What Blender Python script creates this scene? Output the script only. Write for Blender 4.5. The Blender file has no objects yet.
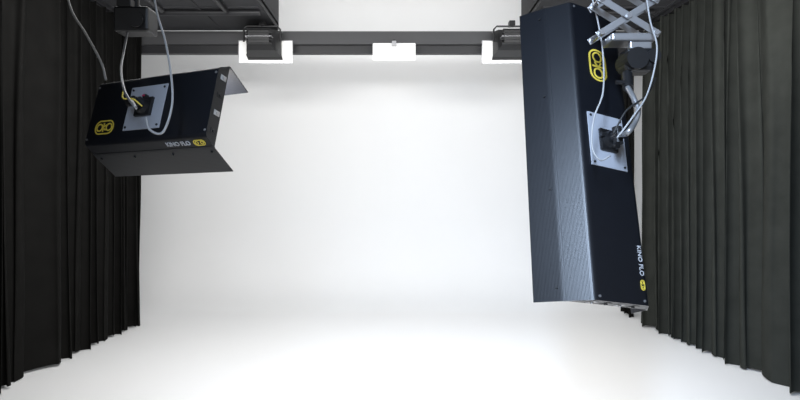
import bpy, bmesh, math, random
from mathutils import Vector, Matrix
random.seed(4)
S=bpy.context.scene
COL=S.collection
F=533.333
CZ=1.5
def P(u,v,d): return Vector(((u-400)*d/F, d, CZ-(v-200)*d/F))

# ---------------------------------------------------------------- materials
def mat(name,col,rough=.6,metal=0,noise=0,nscale=8,bump=0,bscale=40,emit=0,wave=None,spec=.5,sheen=0):
    m=bpy.data.materials.new(name); m.use_nodes=True
    nt=m.node_tree; b=nt.nodes['Principled BSDF']
    b.inputs['Base Color'].default_value=(*col,1)
    b.inputs['Roughness'].default_value=rough
    b.inputs['Metallic'].default_value=metal
    b.inputs['Specular IOR Level'].default_value=spec
    if sheen: b.inputs['Sheen Weight'].default_value=sheen; b.inputs['Sheen Roughness'].default_value=.4
    tc=nt.nodes.new('ShaderNodeTexCoord')
    if noise:
        n=nt.nodes.new('ShaderNodeTexNoise'); n.inputs['Scale'].default_value=nscale
        n.inputs['Detail'].default_value=5
        nt.links.new(tc.outputs['Object'],n.inputs['Vector'])
        r=nt.nodes.new('ShaderNodeMapRange')
        r.inputs['To Min'].default_value=1-noise; r.inputs['To Max'].default_value=1+noise
        nt.links.new(n.outputs['Fac'],r.inputs['Value'])
        mx=nt.nodes.new('ShaderNodeVectorMath'); mx.operation='SCALE'
        mx.inputs[0].default_value=col
        nt.links.new(r.outputs['Result'],mx.inputs['Scale'])
        nt.links.new(mx.outputs[0],b.inputs['Base Color'])
    if bump:
        if wave:
            n2=nt.nodes.new('ShaderNodeTexWave'); n2.bands_direction=wave
        else:
            n2=nt.nodes.new('ShaderNodeTexNoise')
        n2.inputs['Scale'].default_value=bscale
        nt.links.new(tc.outputs['Object'],n2.inputs['Vector'])
        bp=nt.nodes.new('ShaderNodeBump'); bp.inputs['Strength'].default_value=bump
        bp.inputs['Distance'].default_value=.003
        nt.links.new(n2.outputs['Fac'],bp.inputs['Height'])
        nt.links.new(bp.outputs['Normal'],b.inputs['Normal'])
    if emit:
        b.inputs['Emission Color'].default_value=(1,.98,.95,1)
        b.inputs['Emission Strength'].default_value=emit
    return m
M_white=mat('cyclorama_paint',(.82,.82,.815),.75,noise=.015,nscale=1.2,spec=.2)
M_ceil=mat('dark_ceiling',(.035,.035,.038),.8,noise=.3,nscale=3)
M_beam=mat('grey_beam',(.06,.06,.063),.6,noise=.1,nscale=5)
M_beamd=mat('dark_beam',(.02,.02,.022),.5,noise=.1)
M_curt=mat('black_velvet',(.0085,.0083,.0078),.95,noise=.35,nscale=6,spec=.06)
M_curt2=mat('charcoal_velvet',(.033,.035,.031),.95,noise=.3,nscale=6,spec=.06)
M_coro=mat('black_corrugated_plastic',(.006,.007,.010),.36,noise=.15,nscale=20,bump=.06,bscale=95,wave='Y',spec=.5)
M_black=mat('black_plastic',(.010,.010,.011),.4,noise=.15)
M_blackm=mat('black_metal',(.012,.012,.013),.4,.1,noise=.15)
M_plate=mat('grey_plate',(.42,.44,.49),.42,.15,noise=.06,nscale=14)
M_steel=mat('brushed_steel',(.45,.45,.46),.36,.75,noise=.1,nscale=30)
M_cable=mat('grey_cable',(.38,.38,.38),.5,noise=.1)
M_cabled=mat('black_cable',(.02,.02,.02),.5,noise=.1)
M_yel=mat('yellow_print',(.80,.62,.08),.5,noise=.05)
M_whp=mat('white_print',(.5,.5,.51),.5,noise=.05)
M_tube=mat('fluorescent_tube',(.9,.9,.9),.3,noise=.01,emit=1.5)
M_diff=mat('diffusion_gel',(.85,.85,.83),.6,noise=.01,emit=.35)
M_gelc=mat('diffusion_gel_dim',(.8,.8,.79),.6,noise=.01,emit=.12)
M_red=mat('red_plastic',(.5,.02,.08),.4,noise=.05)
M_refl=mat('aluminium_reflector',(.6,.6,.62),.25,.8,noise=.05)

# ---------------------------------------------------------------- helpers
def link(o,par=None):
    COL.objects.link(o)
    if par is not None: o.parent=par
    return o
def top(o,label,cat,group=None):
    o['label']=label; o['category']=cat
    if group:o['group']=group
def obj(name,bm,m,par=None,smooth=False,mw=None):
    me=bpy.data.meshes.new(name)
    bmesh.ops.recalc_face_normals(bm,faces=bm.faces[:])
    bm.to_mesh(me); bm.free()
    me.materials.append(m)
    if smooth:
        for p in me.polygons:p.use_smooth=True
    o=bpy.data.objects.new(name,me)
    if mw is not None:o.matrix_world=mw
    return link(o,par)
def sharp(o,ang=40):
    o.data.set_sharp_from_angle(angle=math.radians(ang))
    return o
def empty(name,mw):
    e=bpy.data.objects.new(name,None); e.empty_display_size=.1
    e.matrix_world=mw
    return link(e)
def bbox(bm,c,s,bev=0,rot=None):
    r=bmesh.ops.create_cube(bm,size=1)
    M=Matrix.Translation(Vector(c))
    if rot is not None:M=M@rot.to_4x4()
    M=M@Matrix.Diagonal((s[0],s[1],s[2],1))
    bmesh.ops.transform(bm,matrix=M,verts=r['verts'])
    if bev:
        es={e for v in r['verts'] for e in v.link_edges}
        bmesh.ops.bevel(bm,geom=list(es),offset=bev,segments=2,affect='EDGES',profile=.5)
def bcyl(bm,a,b,r,r2=None,seg=20):
    a=Vector(a);b=Vector(b);d=b-a
    res=bmesh.ops.create_cone(bm,cap_ends=True,segments=seg,radius1=r,radius2=r if r2 is None else r2,depth=d.length)
    M=Matrix.Translation((a+b)/2)@d.to_track_quat('Z','Y').to_matrix().to_4x4()
    bmesh.ops.transform(bm,matrix=M,verts=res['verts'])
def catmull(pts,n=10):
    pts=[Vector(p) for p in pts]
    q=[pts[0]*2-pts[1]]+pts+[pts[-1]*2-pts[-2]]
    out=[]
    for i in range(1,len(q)-2):
        p0,p1,p2,p3=q[i-1:i+3]
        for k in range(n):
            t=k/n
            out.append(.5*((2*p1)+(p2-p0)*t+(2*p0-5*p1+4*p2-p3)*t*t+(3*p1-p0-3*p2+p3)*t**3))
    out.append(pts[-1]); return out
def btube(bm,pts,r,seg=10,smooth=True,n=10):
    path=catmull(pts,n) if smooth else [Vector(p) for p in pts]
    rings=[]; prev=None
    for i,p in enumerate(path):
        d=(path[min(i+1,len(path)-1)]-path[max(i-1,0)]).normalized()
        if prev is None: x=d.cross(Vector((.13,.31,.94)).normalized()).normalized()
        else: x=(prev-d*prev.dot(d)).normalized()
        prev=x; y=d.cross(x)
        rings.append([bm.verts.new(p+(x*math.cos(a)+y*math.sin(a))*r) for a in [2*math.pi*k/seg for k in range(seg)]])
    for a,b in zip(rings,rings[1:]):
        for k in range(seg): bm.faces.new((a[k],a[(k+1)%seg],b[(k+1)%seg],b[k]))
    bm.faces.new(rings[0]); bm.faces.new(rings[-1][::-1])
def sweep(bm,prof,x0,x1,th):
    n=len(prof); off=[]
    for i in range(n):
        a=Vector(prof[max(i-1,0)]);b=Vector(prof[min(i+1,n-1)])
        d=(b-a).normalized(); off.append((prof[i][0]+d.y*th,prof[i][1]-d.x*th))
    loop=list(prof)+off[::-1]
    R=[[bm.verts.new((x,y,z)) for y,z in loop] for x in (x0,x1)]
    m=len(loop)
    for k in range(m): bm.faces.new((R[0][k],R[0][(k+1)%m],R[1][(k+1)%m],R[1][k]))
    for s in (0,1):
        for i in range(n-1):
            bm.faces.new((R[s][i],R[s][i+1],R[s][m-2-i],R[s][m-1-i]))
def rounded(pts,r,n=5):
    out=[pts[0]]
    for i in range(1,len(pts)-1):
        p=Vector(pts[i]);a=(Vector(pts[i-1])-p).normalized();b=(Vector(pts[i+1])-p).normalized()
        s=p+a*r; e=p+b*r
        s2=p+a*r*1.15; e2=p+b*r*1.15
        out.append((s2.x,s2.y))
        for k in range(n+1):
            t=k/n; q=s*(1-t)**2+p*2*t*(1-t)+e*t*t; out.append((q.x,q.y))
        out.append((e2.x,e2.y))
    out.append(pts[-1]); return out
def text_bm(txt,size,ext=.0008):
    cu=bpy.data.curves.new('t','FONT'); cu.body=txt; cu.size=size; cu.extrude=ext
    cu.align_x='CENTER'; cu.align_y='CENTER'; cu.offset=size*.02
    o=bpy.data.objects.new('t',cu); COL.objects.link(o)
    bpy.context.view_layer.update()
    dg=bpy.context.evaluated_depsgraph_get()
    me=bpy.data.meshes.new_from_object(o.evaluated_get(dg))
    bm=bmesh.new(); bm.from_mesh(me)
    bpy.data.objects.remove(o); return bm
def ring_rr(bm,w,h,r,th,z0,z1,seg=10,c=(0,0)):
    def loop(w,h,r):
        pts=[]
        for cx,cy,a0 in ((w/2-r,h/2-r,0),(-w/2+r,h/2-r,90),(-w/2+r,-h/2+r,180),(w/2-r,-h/2+r,270)):
            for k in range(seg+1):
                a=math.radians(a0+90*k/seg); pts.append((c[0]+cx+r*math.cos(a),c[1]+cy+r*math.sin(a)))
        return pts
    A=loop(w,h,r);B=loop(w-2*th,h-2*th,max(r-th,.0005)); n=len(A)
    V=[[bm.verts.new((x,y,z)) for x,y in L] for L,z in ((A,z0),(A,z1),(B,z1),(B,z0))]
    for j in range(4):
        a=V[j];b=V[(j+1)%4]
        for k in range(n): bm.faces.new((a[k],a[(k+1)%n],b[(k+1)%n],b[k]))

# ---------------------------------------------------------------- structure
YB=8.2; R=1.2
bm=bmesh.new()
bbox(bm,(0,(YB-R-3.2)/2,-.03),(9,YB-R+3.2,.06))
o=obj('floor',bm,M_white); o['kind']='structure'
bm=bmesh.new()
prof=[]
for k in range(0,25):
    a=math.radians(90*k/24)
    prof.append((YB-R+R*math.sin(a), R-R*math.cos(a)))
prof.append((YB,3.0));prof.append((YB,5.0))
rows=[[bm.verts.new((x,y,z)) for y,z in prof] for x in (-4.5,4.5)]
for k in range(len(rows[0])-1): bm.faces.new((rows[0][k],rows[0][k+1],rows[1][k+1],rows[1][k]))
o=obj('wall_back',bm,M_white,smooth=True); o['kind']='structure'
HC=3.60
bm=bmesh.new()
bbox(bm,(-3.0,3.55,HC+.04),(3.0,6.1,.08)); bbox(bm,(3.0,3.55,HC+.04),(3.0,6.1,.08))
bbox(bm,(0,2.6,HC+.04),(3.0,4.2,.08))
bbox(bm,(-1.54,5.65,HC+.55),(.08,1.9,1.0)); bbox(bm,(1.54,5.65,HC+.55),(.08,1.9,1.0))
for x in (-3.6,-2.9,-2.2,2.2,2.9,3.6): bbox(bm,(x,3.55,HC-.006),(.03,6.0,.012))
for y in (5.0,5.8): 
    bbox(bm,(-3.0,y,HC-.005),(2.9,.03,.01)); bbox(bm,(3.0,y,HC-.005),(2.9,.03,.01))
o=obj('ceiling',bm,M_ceil); o['kind']='structure'
bm=bmesh.new(); bbox(bm,(0,6.45,5.03),(9,3.6,.06)); o=obj('ceiling.001',bm,M_white); o['kind']='structure'
bm=bmesh.new(); bbox(bm,(0,6.62,3.50),(9,.10,.16),.004)
o=obj('trim_1',bm,M_beam); o['kind']='structure'
bm=bmesh.new(); bbox(bm,(0,6.68,3.375),(9,.08,.10),.004)
o=obj('trim_2',bm,M_beamd); o['kind']='structure'

# ---------------------------------------------------------------- curtains
def curtain(name,x,y0,y1,z1,m,seed,side,lam=.17,amp=.07,xe=0.0):
    bm=bmesh.new()
    st=.008; n=int((y1-y0)/st); nz=24
    ph=[0]
    for i in range(n):
        s=i*st
        ph.append(ph[-1]+st/lam*2*math.pi*(1+.42*math.sin(s*2.7+seed)+.34*math.sin(s*6.1+2*seed)))
    G=[]
    for i in range(n+1):
        y=y0+(y1-y0)*i/n; col=[]; s=i*st
        hem=.014+.012*math.sin(ph[i]*.5+seed)
        for j in range(nz+1):
            t=j/nz; z=hem+(z1-hem)*t
            loc=1+.5*math.sin(ph[i]*.31+seed+t*1.1)
            a=amp*(1.15-.4*t)*loc
            p=ph[i]+.45*math.sin(t*2.4+s*1.9+seed)+.25*math.sin(t*7+s*3)
            dx=a*math.sin(p)+.014*math.sin(2*p+seed+t*3)+.022*math.sin(ph[i]*.37+t*1.5)
            dy=.034*math.sin(2*p+1.0)*(1-.3*t)
            col.append(bm.verts.new((x+xe*(y-y0)+dx*side,y+dy,z)))
        G.append(col)
    for a,b in zip(G,G[1:]):
        for j in range(nz): bm.faces.new((a[j],b[j],b[j+1],a[j+1]))
    return obj(name,bm,m,smooth=True)
o=curtain('curtain',-3.18,1.2,6.5,3.548,M_curt,1.3,1,lam=.16)
top(o,'long black velvet curtain in deep folds, hem on white floor','curtain','studio side curtains')
o=curtain('curtain.001',3.32,1.2,6.45,3.548,M_curt2,2.1,-1,lam=.135,xe=-.07)
top(o,'long charcoal velvet curtain in deep folds, hem on white floor','curtain','studio side curtains')
o=curtain('curtain.002',2.97,6.78,7.12,3.55,M_curt,3.7,-1,lam=.14,amp=.04)
top(o,'narrow black curtain end hanging beside the white cyclorama wall','curtain','studio side curtains')
for i,(xa,xb) in enumerate(((-3.16,-3.16),(3.30,2.93))):
    bm=bmesh.new()
    bbox(bm,((xa+xb)/2,3.85,3.575),(.05,5.3,.046),.004,Matrix.Rotation(-math.atan2(xb-xa,5.3),3,'Z'))
    o=obj('curtain_track' if i==0 else 'curtain_track.001',bm,M_beamd); top(o,'slim black metal curtain rail fixed under the ceiling','curtain rail','curtain rails')

# ---------------------------------------------------------------- fluorescent bank fixtures
def frame(X,Y,Z,o):
    return Matrix(((X.x,Y.x,Z.x,o.x),(X.y,Y.y,Z.y,o.y),(X.z,Y.z,Z.z,o.z),(0,0,0,1)))
def fixture(mw,L,wb,w,depth,dl_p,dl_m,phi_p,phi_m,plate,px,label,logo,marks,power,red):
    e=empty('fluorescent_light',mw); top(e,label,'studio light','fluorescent bank lights')
    h=L/2
    pf=rounded([(-w,-depth),(-wb,0),(wb,0),(w,-depth)],.014,6)
    bm=bmesh.new(); sweep(bm,pf,-h,h,.005); sharp(obj('housing',bm,M_coro,e,True))
    for s in (-1,1):
        bm=bmesh.new()
        va=[bm.verts.new((s*(h-.002),y*.985,z-.001)) for y,z in pf]; vb=[bm.verts.new((s*(h-.012),y*.985,z-.001)) for y,z in pf]
        bm.faces.new(va);bm.faces.new(vb[::-1])
        for k in range(len(va)): bm.faces.new((va[k],va[(k+1)%len(va)],vb[(k+1)%len(va)],vb[k]))
        obj('end_cap',bm,M_blackm,e)
        for k in range(4):
            y=(-1.5+k)*wb/1.9
            bm=bmesh.new()
            bbox(bm,(s*(h-.003),y,-depth*.62),(.006,.022,depth*.55),.001)
            bcyl(bm,(s*(h-.002),y,-depth*.62),(s*(h+.004),y,-depth*.62),.007,seg=12)
            obj('lamp_socket',bm,M_steel if k%2 else M_blackm,e)
    bm=bmesh.new(); bbox(bm,(0,0,-depth*.4),(L-.04,wb*2,.003)); obj('reflector',bm,M_refl,e)
    for k in range(4):
        y=(-1.5+k)*wb/1.9
        bm=bmesh.new(); bcyl(bm,(-h+.03,y,-depth*.76),(h-.03,y,-depth*.76),.012)
        obj('tube',bm,M_tube,e)
    l=bpy.data.lights.new('tube_glow','AREA'); l.shape='RECTANGLE'; l.size=L*.9; l.size_y=wb*1.8; l.energy=power; l.color=(1,.98,.96)
    lo=bpy.data.objects.new('tube_glow',l); lo.location=(0,0,-depth-.004); link(lo,e)
    for s,phi,dl in ((1,phi_p,dl_p),(-1,phi_m,dl_m)):
        bm=bmesh.new(); c,si=math.cos(math.radians(phi)),math.sin(math.radians(phi))
        y0,z0=s*(w+.002),-depth
        dn=Vector((wb-w,depth)).normalized()
        pts=[(y0+s*dn.x*.012,z0+dn.y*.012),(y0,z0),(y0+s*dl*c,z0-dl*si)]
        pts=rounded(pts,.006,4)
        if s<0: pts=pts[::-1]
        sweep(bm,pts,-h,h,.004)
        sharp(obj('barn_door',bm,M_coro,e,True))
        for q in (-.46,-.16,.16,.46):
            bm=bmesh.new()
            a=Vector((q*L,y0+s*.018*c,z0-.018*si)); nn=Vector((0,s*si,c))
            bcyl(bm,a,a+nn*.006,.0055,seg=12); obj('rivet',bm,M_blackm,e)
    for x in (-.975,.975):
        for y in (-.85,.85):
            bm=bmesh.new(); bcyl(bm,(x*h,y*wb,-.002),(x*h,y*wb,.003),.005,seg=12); obj('rivet',bm,M_steel,e)
    pl,pw=plate
    bm=bmesh.new(); bbox(bm,(px,0,.004),(pl,pw,.005),.002); obj('mount_plate',bm,M_plate,e)
    for x in (-1,1):
        for y in (-1,1):
            bm=bmesh.new(); bcyl(bm,(px+x*(pl/2-.015),y*(pw/2-.015),.006),(px+x*(pl/2-.015),y*(pw/2-.015),.010),.005,seg=10)
            obj('plate_screw',bm,M_blackm,e)
    bm=bmesh.new()
    bbox(bm,(px,0,.012),(.095,.085,.014),.004)
    bcyl(bm,(px,0,.01),(px,0,.04),.040,.030)
    bcyl(bm,(px,0,.038),(px,0,.075),.022)
    bcyl(bm,(px-.034,0,.062),(px+.034,0,.062),.019)
    bbox(bm,(px+.012,.034,.024),(.018,.03,.02),.003)
    obj('mount_knuckle',bm,M_black,e)
    bm=bmesh.new()
    bcyl(bm,(px-.034,.0,.062),(px-.052,.02,.072),.006); bcyl(bm,(px-.052,.02,.066),(px-.052,.02,.078),.013)
    obj('locking_lever',bm,M_blackm,e)
    if red:
        bm=bmesh.new(); bbox(bm,(px+.012,.04,.036),(.012,.006,.005)); obj('red_button',bm,M_red,e)
    lx,ly,ls,lang=logo
    bm=bmesh.new()
    ring_rr(bm,.112*ls,.064*ls,.031*ls,.0055*ls,.0005,.0025)
    ring_rr(bm,.038*ls,.036*ls,.018*ls,.0055*ls,.0005,.0025,c=(-.028*ls,0))
    ring_rr(bm,.038*ls,.036*ls,.018*ls,.0055*ls,.0005,.0025,c=(.028*ls,0))
    bbox(bm,(-.005*ls,0,.0015),(.006*ls,.040*ls,.002)); 
    bbox(bm,(.003*ls,.006*ls,.0015),(.018*ls,.0055*ls,.002),0,Matrix.Rotation(math.radians(35),3,'Z'))
    bbox(bm,(.003*ls,-.008*ls,.0015),(.018*ls,.0055*ls,.002),0,Matrix.Rotation(math.radians(-35),3,'Z'))
    bmesh.ops.transform(bm,matrix=Matrix.Translation((lx,ly,0))@Matrix.Rotation(math.radians(lang),4,'Z'),verts=bm.verts)
    o=obj('logo',bm,M_yel,e); o['label']='yellow oval outlined maker emblem'
    dy=Vector((0,w-wb,depth)).normalized()
    nb=Vector((1,0,0)).cross(dy)
    mid=Vector((0,-(w+wb)/2,-depth/2))+nb*.001
    SL=Matrix(((1,dy.x,nb.x,mid.x),(0,dy.y,nb.y,mid.y),(0,dy.z,nb.z,mid.z),(0,0,0,1)))
    for kind,txt,size,x,y,ang,m,onslope in marks:
        base=SL if onslope else Matrix.Identity(4)
        if kind=='text': bm=text_bm(txt,size)
        elif kind=='oval':
            bm=bmesh.new(); ring_rr(bm,size*2,size,size*.48,size*.14,.0,.0015)
            ring_rr(bm,size*.6,size*.6,size*.3,size*.12,0,.0015,c=(-size*.45,0)); ring_rr(bm,size*.6,size*.6,size*.3,size*.12,0,.0015,c=(size*.45,0))
        bmesh.ops.transform(bm,matrix=base@Matrix.Translation((x,y,.0012))@Matrix.Rotation(math.radians(ang),4,'Z'),verts=bm.verts)
        obj({'text':'lettering','oval':'logo'}[kind],bm,m,e)
    return e

# --- horizontal fixture
TR=P(219,67,2.2);TL=P(100,84,2.48);BR=P(208,149,2.1)
X=(TR-TL); LA=X.length; X.normalize()
Yv=TR-BR; Yv=(Yv-X*Yv.dot(X)); Yv.normalize(); Z=X.cross(Yv)
wbA,wA,dA=.150,.183,.06
cA=TR-X*LA/2-Yv*wbA
MA=frame(X,Yv,Z,cA)
fa=fixture(MA,LA,wbA,wA,dA,.145,.14,112,66,(.215,.205),-.015,
 'black fluorescent bank light hung horizontally, grey mount plate, short barn doors',
 (-LA/2+.105,-.075,1.05,0),
 [('text','KINO FLO',.029,LA*.26,0,0,M_whp,True),('oval','',.030,LA*.26+.115,0,0,M_yel,True)],22,True)
pA=MA@Vector((-.015,0,.075))

# --- vertical fixture
T=P(570,2,2.33);B=P(596,300,1.90)
A=T-B; LB=A.length; A.normalize()
th=math.radians(23); t=Vector((math.cos(th),math.sin(th),0)); t=(t-A*t.dot(A)).normalized()
n=t.cross(A)
wbB,wB,dB=.123,.20,.085
cB=(T+B)/2+t*wbB
MB=frame(A,-t,n,cB)
fb=fixture(MB,LB,wbB,wB,dB,.108,.10,52,80,(.235,.18),.0,
 'tall black fluorescent bank light hung vertically with grey mount plate',
 (LB/2-.29,.005,1.4,0),
 [('text','KINO FLO',.026,-LB/2+.17,-wbB+.018,180,M_whp,False),('oval','',.02,-LB/2+.075,-wbB+.020,0,M_yel,False)],34,False)

# ---------------------------------------------------------------- hanger for vertical light
kB=MB@Vector((0,0,.07))
head=P(636,62,2.1)
off=(head.x,head.y,HC)
e=empty('pantograph_hanger',Matrix.Translation(Vector(off)))
top(e,'silver scissor hanger with black clamp head and bent steel rod','light hanger')
def wobj(name,bm,m,par,off,smooth=False):
    bmesh.ops.transform(bm,matrix=Matrix.Translation(-Vector(off)),verts=bm.verts)
    return obj(name,bm,m,par,smooth)
nb=11; z0=head.z+.10; z1=HC-.04; hw=.105; sx=head.x-.05
for i in range(nb):
    za=z0+(z1-z0)*i/nb; zb=z0+(z1-z0)*(i+1)/nb
    for s in (-1,1):
        for dy in (-.045,.045):
            a=Vector((sx-s*hw,head.y+dy+s*.006,za)); b=Vector((sx+s*hw,head.y+dy+s*.006,zb))
            bm=bmesh.new(); d=b-a
            q=Matrix.Rotation(-math.atan2(d.z,d.x),3,'Y')
            bbox(bm,(a+b)/2,(d.length+.03,.006,.026),.002,q)
            wobj('scissor_arm',bm,M_steel,e,off)
    for x in (-hw,hw,0):
        bm=bmesh.new()
        zz=za if x else (za+zb)/2
        bcyl(bm,(sx+x,head.y-.06,zz),(sx+x,head.y+.06,zz),.010,seg=12)
        wobj('pivot_bolt',bm,M_refl,e,off)
bm=bmesh.new(); bbox(bm,(sx,head.y,HC-.02),(.3,.14,.04),.005); wobj('top_bracket',bm,M_blackm,e,off)
bm=bmesh.new(); bbox(bm,(sx+.02,head.y,z0-.016),(.17,.11,.03),.006); bcyl(bm,(sx+.05,head.y,z0-.07),(sx+.05,head.y,z0),.026); bbox(bm,(sx+.05,head.y-.03,z0-.045),(.085,.03,.03),.005)
wobj('bottom_bracket',bm,M_steel,e,off)
bm=bmesh.new(); bbox(bm,head,(.115,.10,.095),.02); bcyl(bm,head+Vector((-.02,-.065,.0)),head+Vector((-.02,.05,.0)),.042); bcyl(bm,head+Vector((.045,-.06,.01)),head+Vector((.045,.04,.01)),.026)
wobj('clamp_head',bm,M_black,e,off)
bm=bmesh.new()
pp=[head+Vector((-.03,-.02,-.03)),P(627,84,2.05),P(633,97,2.0),P(638,110,1.97),P(635,122,1.95),P(627,133,1.93),kB]
btube(bm,pp,.0105); wobj('bent_rod',bm,M_steel,e,off,True)
bm=bmesh.new(); bcyl(bm,P(627,74,2.08),P(628,88,2.04),.02); bcyl(bm,P(616,82,2.04),P(630,83,2.04),.008)
wobj('rod_collar',bm,M_blackm,e,off)

# ---------------------------------------------------------------- hanger for horizontal light
hp=P(136,22,2.6)
offA=(hp.x,hp.y,HC)
e=empty('ceiling_hanger',Matrix.Translation(Vector(offA)))
top(e,'black ceiling drop pipe with clamp box and curved steel rod','light hanger')
bm=bmesh.new(); bcyl(bm,(hp.x,hp.y,hp.z),(hp.x,hp.y,HC),.017); bbox(bm,(hp.x,hp.y,HC-.015),(.14,.14,.03),.004); wobj('drop_pipe',bm,M_blackm,e,offA)
bm=bmesh.new(); bbox(bm,hp,(.17,.11,.12),.012); bcyl(bm,hp+Vector((.03,-.07,-.01)),hp+Vector((.03,.06,-.01)),.035); bbox(bm,hp+Vector((-.03,0,.075)),(.07,.12,.04),.005)
wobj('clamp_box',bm,M_black,e,offA)
bm=bmesh.new(); btube(bm,[hp+Vector((-.03,-.02,-.05)),P(124,50,2.5),P(121,70,2.35),P(125,92,2.15),P(136,108,2.1),pA],.0055)
wobj('curved_rod',bm,M_steel,e,offA,True)

# ---------------------------------------------------------------- cables
cabs=[
 ([P(62,-40,2.6),P(70,6,2.52),P(86,34,2.47),P(101,62,2.42),P(106,80,2.40)],.005,M_cable,'grey power cable drooping to the horizontal black light'),
 ([P(150,-40,2.4),P(156,8,2.3),P(165,40,2.2),P(171,75,2.1),P(172,105,2.05),P(163,132,2.03),P(150,130,2.04),P(146,118,2.06)],.0045,M_cable,'grey cable looping down behind a black light to its mount'),
 ([P(124,88,2.2),P(123,98,2.15),P(133,99,2.12),P(142,106,2.12)],.003,M_yel,'thin yellow safety cord coiled at the mount plate'),
 ([P(590,-10,2.2),P(598,22,2.15),P(603,55,2.1),P(603,92,2.02),P(594,118,1.98),P(592,146,1.95),P(600,160,1.94),P(610,156,1.96)],.0033,M_cable,'thin grey cable looping beside the vertical light mount plate'),
 ([P(644,-20,2.0),P(650,20,2.0),P(657,50,2.0),P(648,92,1.98),P(632,118,1.93),P(617,138,1.93)],.0033,M_cable,'grey cable from the scissor hanger to the vertical light'),
 ([P(656,78,2.03),P(646,96,1.99),P(627,110,1.95),P(613,134,1.94)],.0035,M_cabled,'thin black cable beside the bent steel rod'),
]
for i,(pts,r,m,lab) in enumerate(cabs):
    bm=bmesh.new(); btube(bm,pts,r,8)
    o=obj('cable' if i==0 else 'cable.%03d'%i,bm,m,smooth=True); top(o,lab,'cable')

# ---------------------------------------------------------------- ceiling pipes
def pipe(i,a,b,r,m,lab):
    bm=bmesh.new(); bcyl(bm,a,b,r,seg=16); o=obj('grid_pipe' if i==0 else 'grid_pipe.%03d'%i,bm,m); top(o,lab,'pipe','ceiling grid pipes')
pl='black steel lighting pipe under the dark ceiling'
pipe(0,(-2.9,5.9,HC-.03),(-1.55,5.9,HC-.03),.03,M_beamd,pl)
pipe(1,(-1.9,2.6,HC-.03),(-1.9,5.82,HC-.03),.03,M_blackm,pl)
pipe(2,(1.55,5.9,HC-.03),(2.8,5.9,HC-.03),.03,M_beamd,pl)
pipe(3,(-2.6,3.2,HC-.03),(-2.6,5.82,HC-.03),.03,M_beamd,pl)

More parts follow.
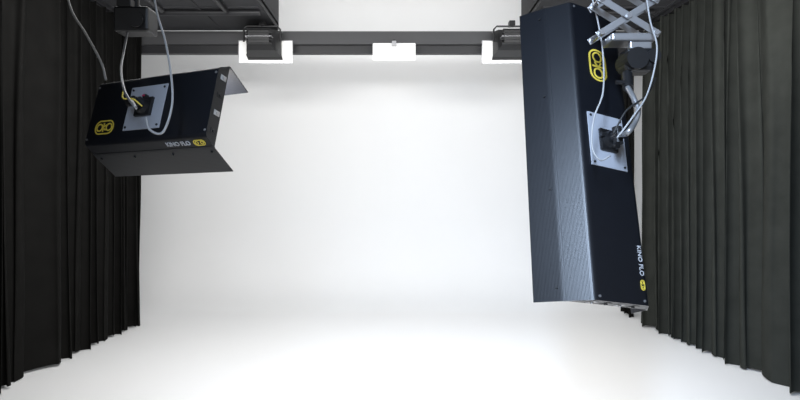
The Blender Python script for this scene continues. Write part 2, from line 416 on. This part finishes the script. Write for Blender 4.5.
# ---------------------------------------------------------------- flood lamps under the beam
def flood(i,u,full):
    c=P(u,42,6.3)
    e=empty('flood_light' if i==0 else 'flood_light.%03d'%i,Matrix.Translation(c))
    top(e,'black ribbed flood lamp with glowing white diffusion frame' if full else 'white diffusion frame on a slim bracket under the beam','studio lamp','flood lamps under the beam')
    fw,fh=(.64,.26) if full else (.50,.19)
    zc=-.07
    fy=.17
    bm=bmesh.new(); bbox(bm,(0,fy,zc),(fw,.008,fh),.002); obj('diffusion_frame',bm,M_diff if full else M_gelc,e)
    bm=bmesh.new(); ring_rr(bm,fw+.02,fh+.02,.012,.012,-.006,.006)
    bmesh.ops.transform(bm,matrix=Matrix.Translation((0,fy,zc))@Matrix.Rotation(math.radians(90),4,'X'),verts=bm.verts)
    obj('frame_rim',bm,M_steel if full else M_gelc,e)
    if full:
        bm=bmesh.new(); v=[]
        for y,w,h,z in ((-.16,.24,.14,.02),(-.05,.34,.24,.01),(.10,.42,.30,0)):
            v.append([bm.verts.new((sx*w/2,y,z+sz*h/2)) for sx,sz in ((-1,-1),(1,-1),(1,1),(-1,1))])
        for a,b in zip(v,v[1:]):
            for k in range(4): bm.faces.new((a[k],a[(k+1)%4],b[(k+1)%4],b[k]))
        bm.faces.new(v[0]);bm.faces.new(v[-1])
        obj('lamp_housing',bm,M_black,e)
        for z in (-.06,-.02,.02,.06,.1):
            bm=bmesh.new(); bbox(bm,(0,-.10,z),(.31-.4*abs(z-.01),.14,.009),.002); obj('cooling_fin',bm,M_refl if z==.02 else M_black,e)
        for s in (-1,1):
            bm=bmesh.new(); bbox(bm,(0,.13,s*.15),(.42,.12,.006),0,Matrix.Rotation(math.radians(s*25),3,'X')); obj('barn_door',bm,M_black,e)
        bm=bmesh.new(); btube(bm,[(-.215,0,0),(-.215,0,.15),(-.18,0,.185),(.18,0,.185),(.215,0,.15),(.215,0,0)],.011,8,False)
        obj('yoke',bm,M_black,e)
        bm=bmesh.new(); bbox(bm,(0,.02,.22),(.07,.09,.06),.006); bcyl(bm,(0,0,.18),(0,0,HC-c.z),.014)
        obj('clamp',bm,M_blackm,e)
    else:
        bm=bmesh.new(); bbox(bm,(0,.13,.02),(.05,.07,.05),.005); obj('clamp',bm,M_steel,e)
        bm=bmesh.new(); bbox(bm,(0,.2,.05),(.03,.20,.02)); obj('bracket',bm,M_blackm,e)
flood(0,262,True); flood(1,394,False); flood(2,512,True)

# ---------------------------------------------------------------- lights
def area(name,loc,target,sx,sy,power,col=(1,1,1),spread=180):
    l=bpy.data.lights.new(name,'AREA'); l.shape='RECTANGLE'; l.size=sx; l.size_y=sy; l.energy=power; l.color=col
    l.spread=math.radians(spread)
    o=bpy.data.objects.new(name,l); o.location=loc
    o.rotation_euler=(Vector(target)-Vector(loc)).to_track_quat('-Z','Y').to_euler(); link(o); return o
area('key_light',(-1.6,3.6,3.42),(-2.0,8.2,1.1),2.2,.4,54)
area('key_light',(1.6,3.6,3.42),(2.0,8.2,1.1),2.2,.4,48)
area('overhead_light',(0,4.0,3.5),(0,4.8,0),4.8,1.5,92)
area('added_highlight_light',(-.42,-.6,3.1),(.62,2.1,1.6),.30,1.7,42,(.60,.76,1),75)  # added unseen bluish lamp, aimed to put a highlight on the vertical fixture's bevel
area('bay_light',(0,6.3,4.85),(0,8.2,3.6),4.5,.3,38)
w=bpy.data.worlds.new('w'); S.world=w; w.use_nodes=True
w.node_tree.nodes['Background'].inputs[0].default_value=(.95,.97,1,1)
w.node_tree.nodes['Background'].inputs[1].default_value=.22
S.view_settings.view_transform='Standard'
# ---------------------------------------------------------------- camera
cd=bpy.data.cameras.new('camera'); cd.lens=24; cd.sensor_width=36; cd.clip_start=.05
co=bpy.data.objects.new('camera',cd); co.location=(0,0,CZ); co.rotation_euler=(math.radians(90),0,0)
link(co); S.camera=co
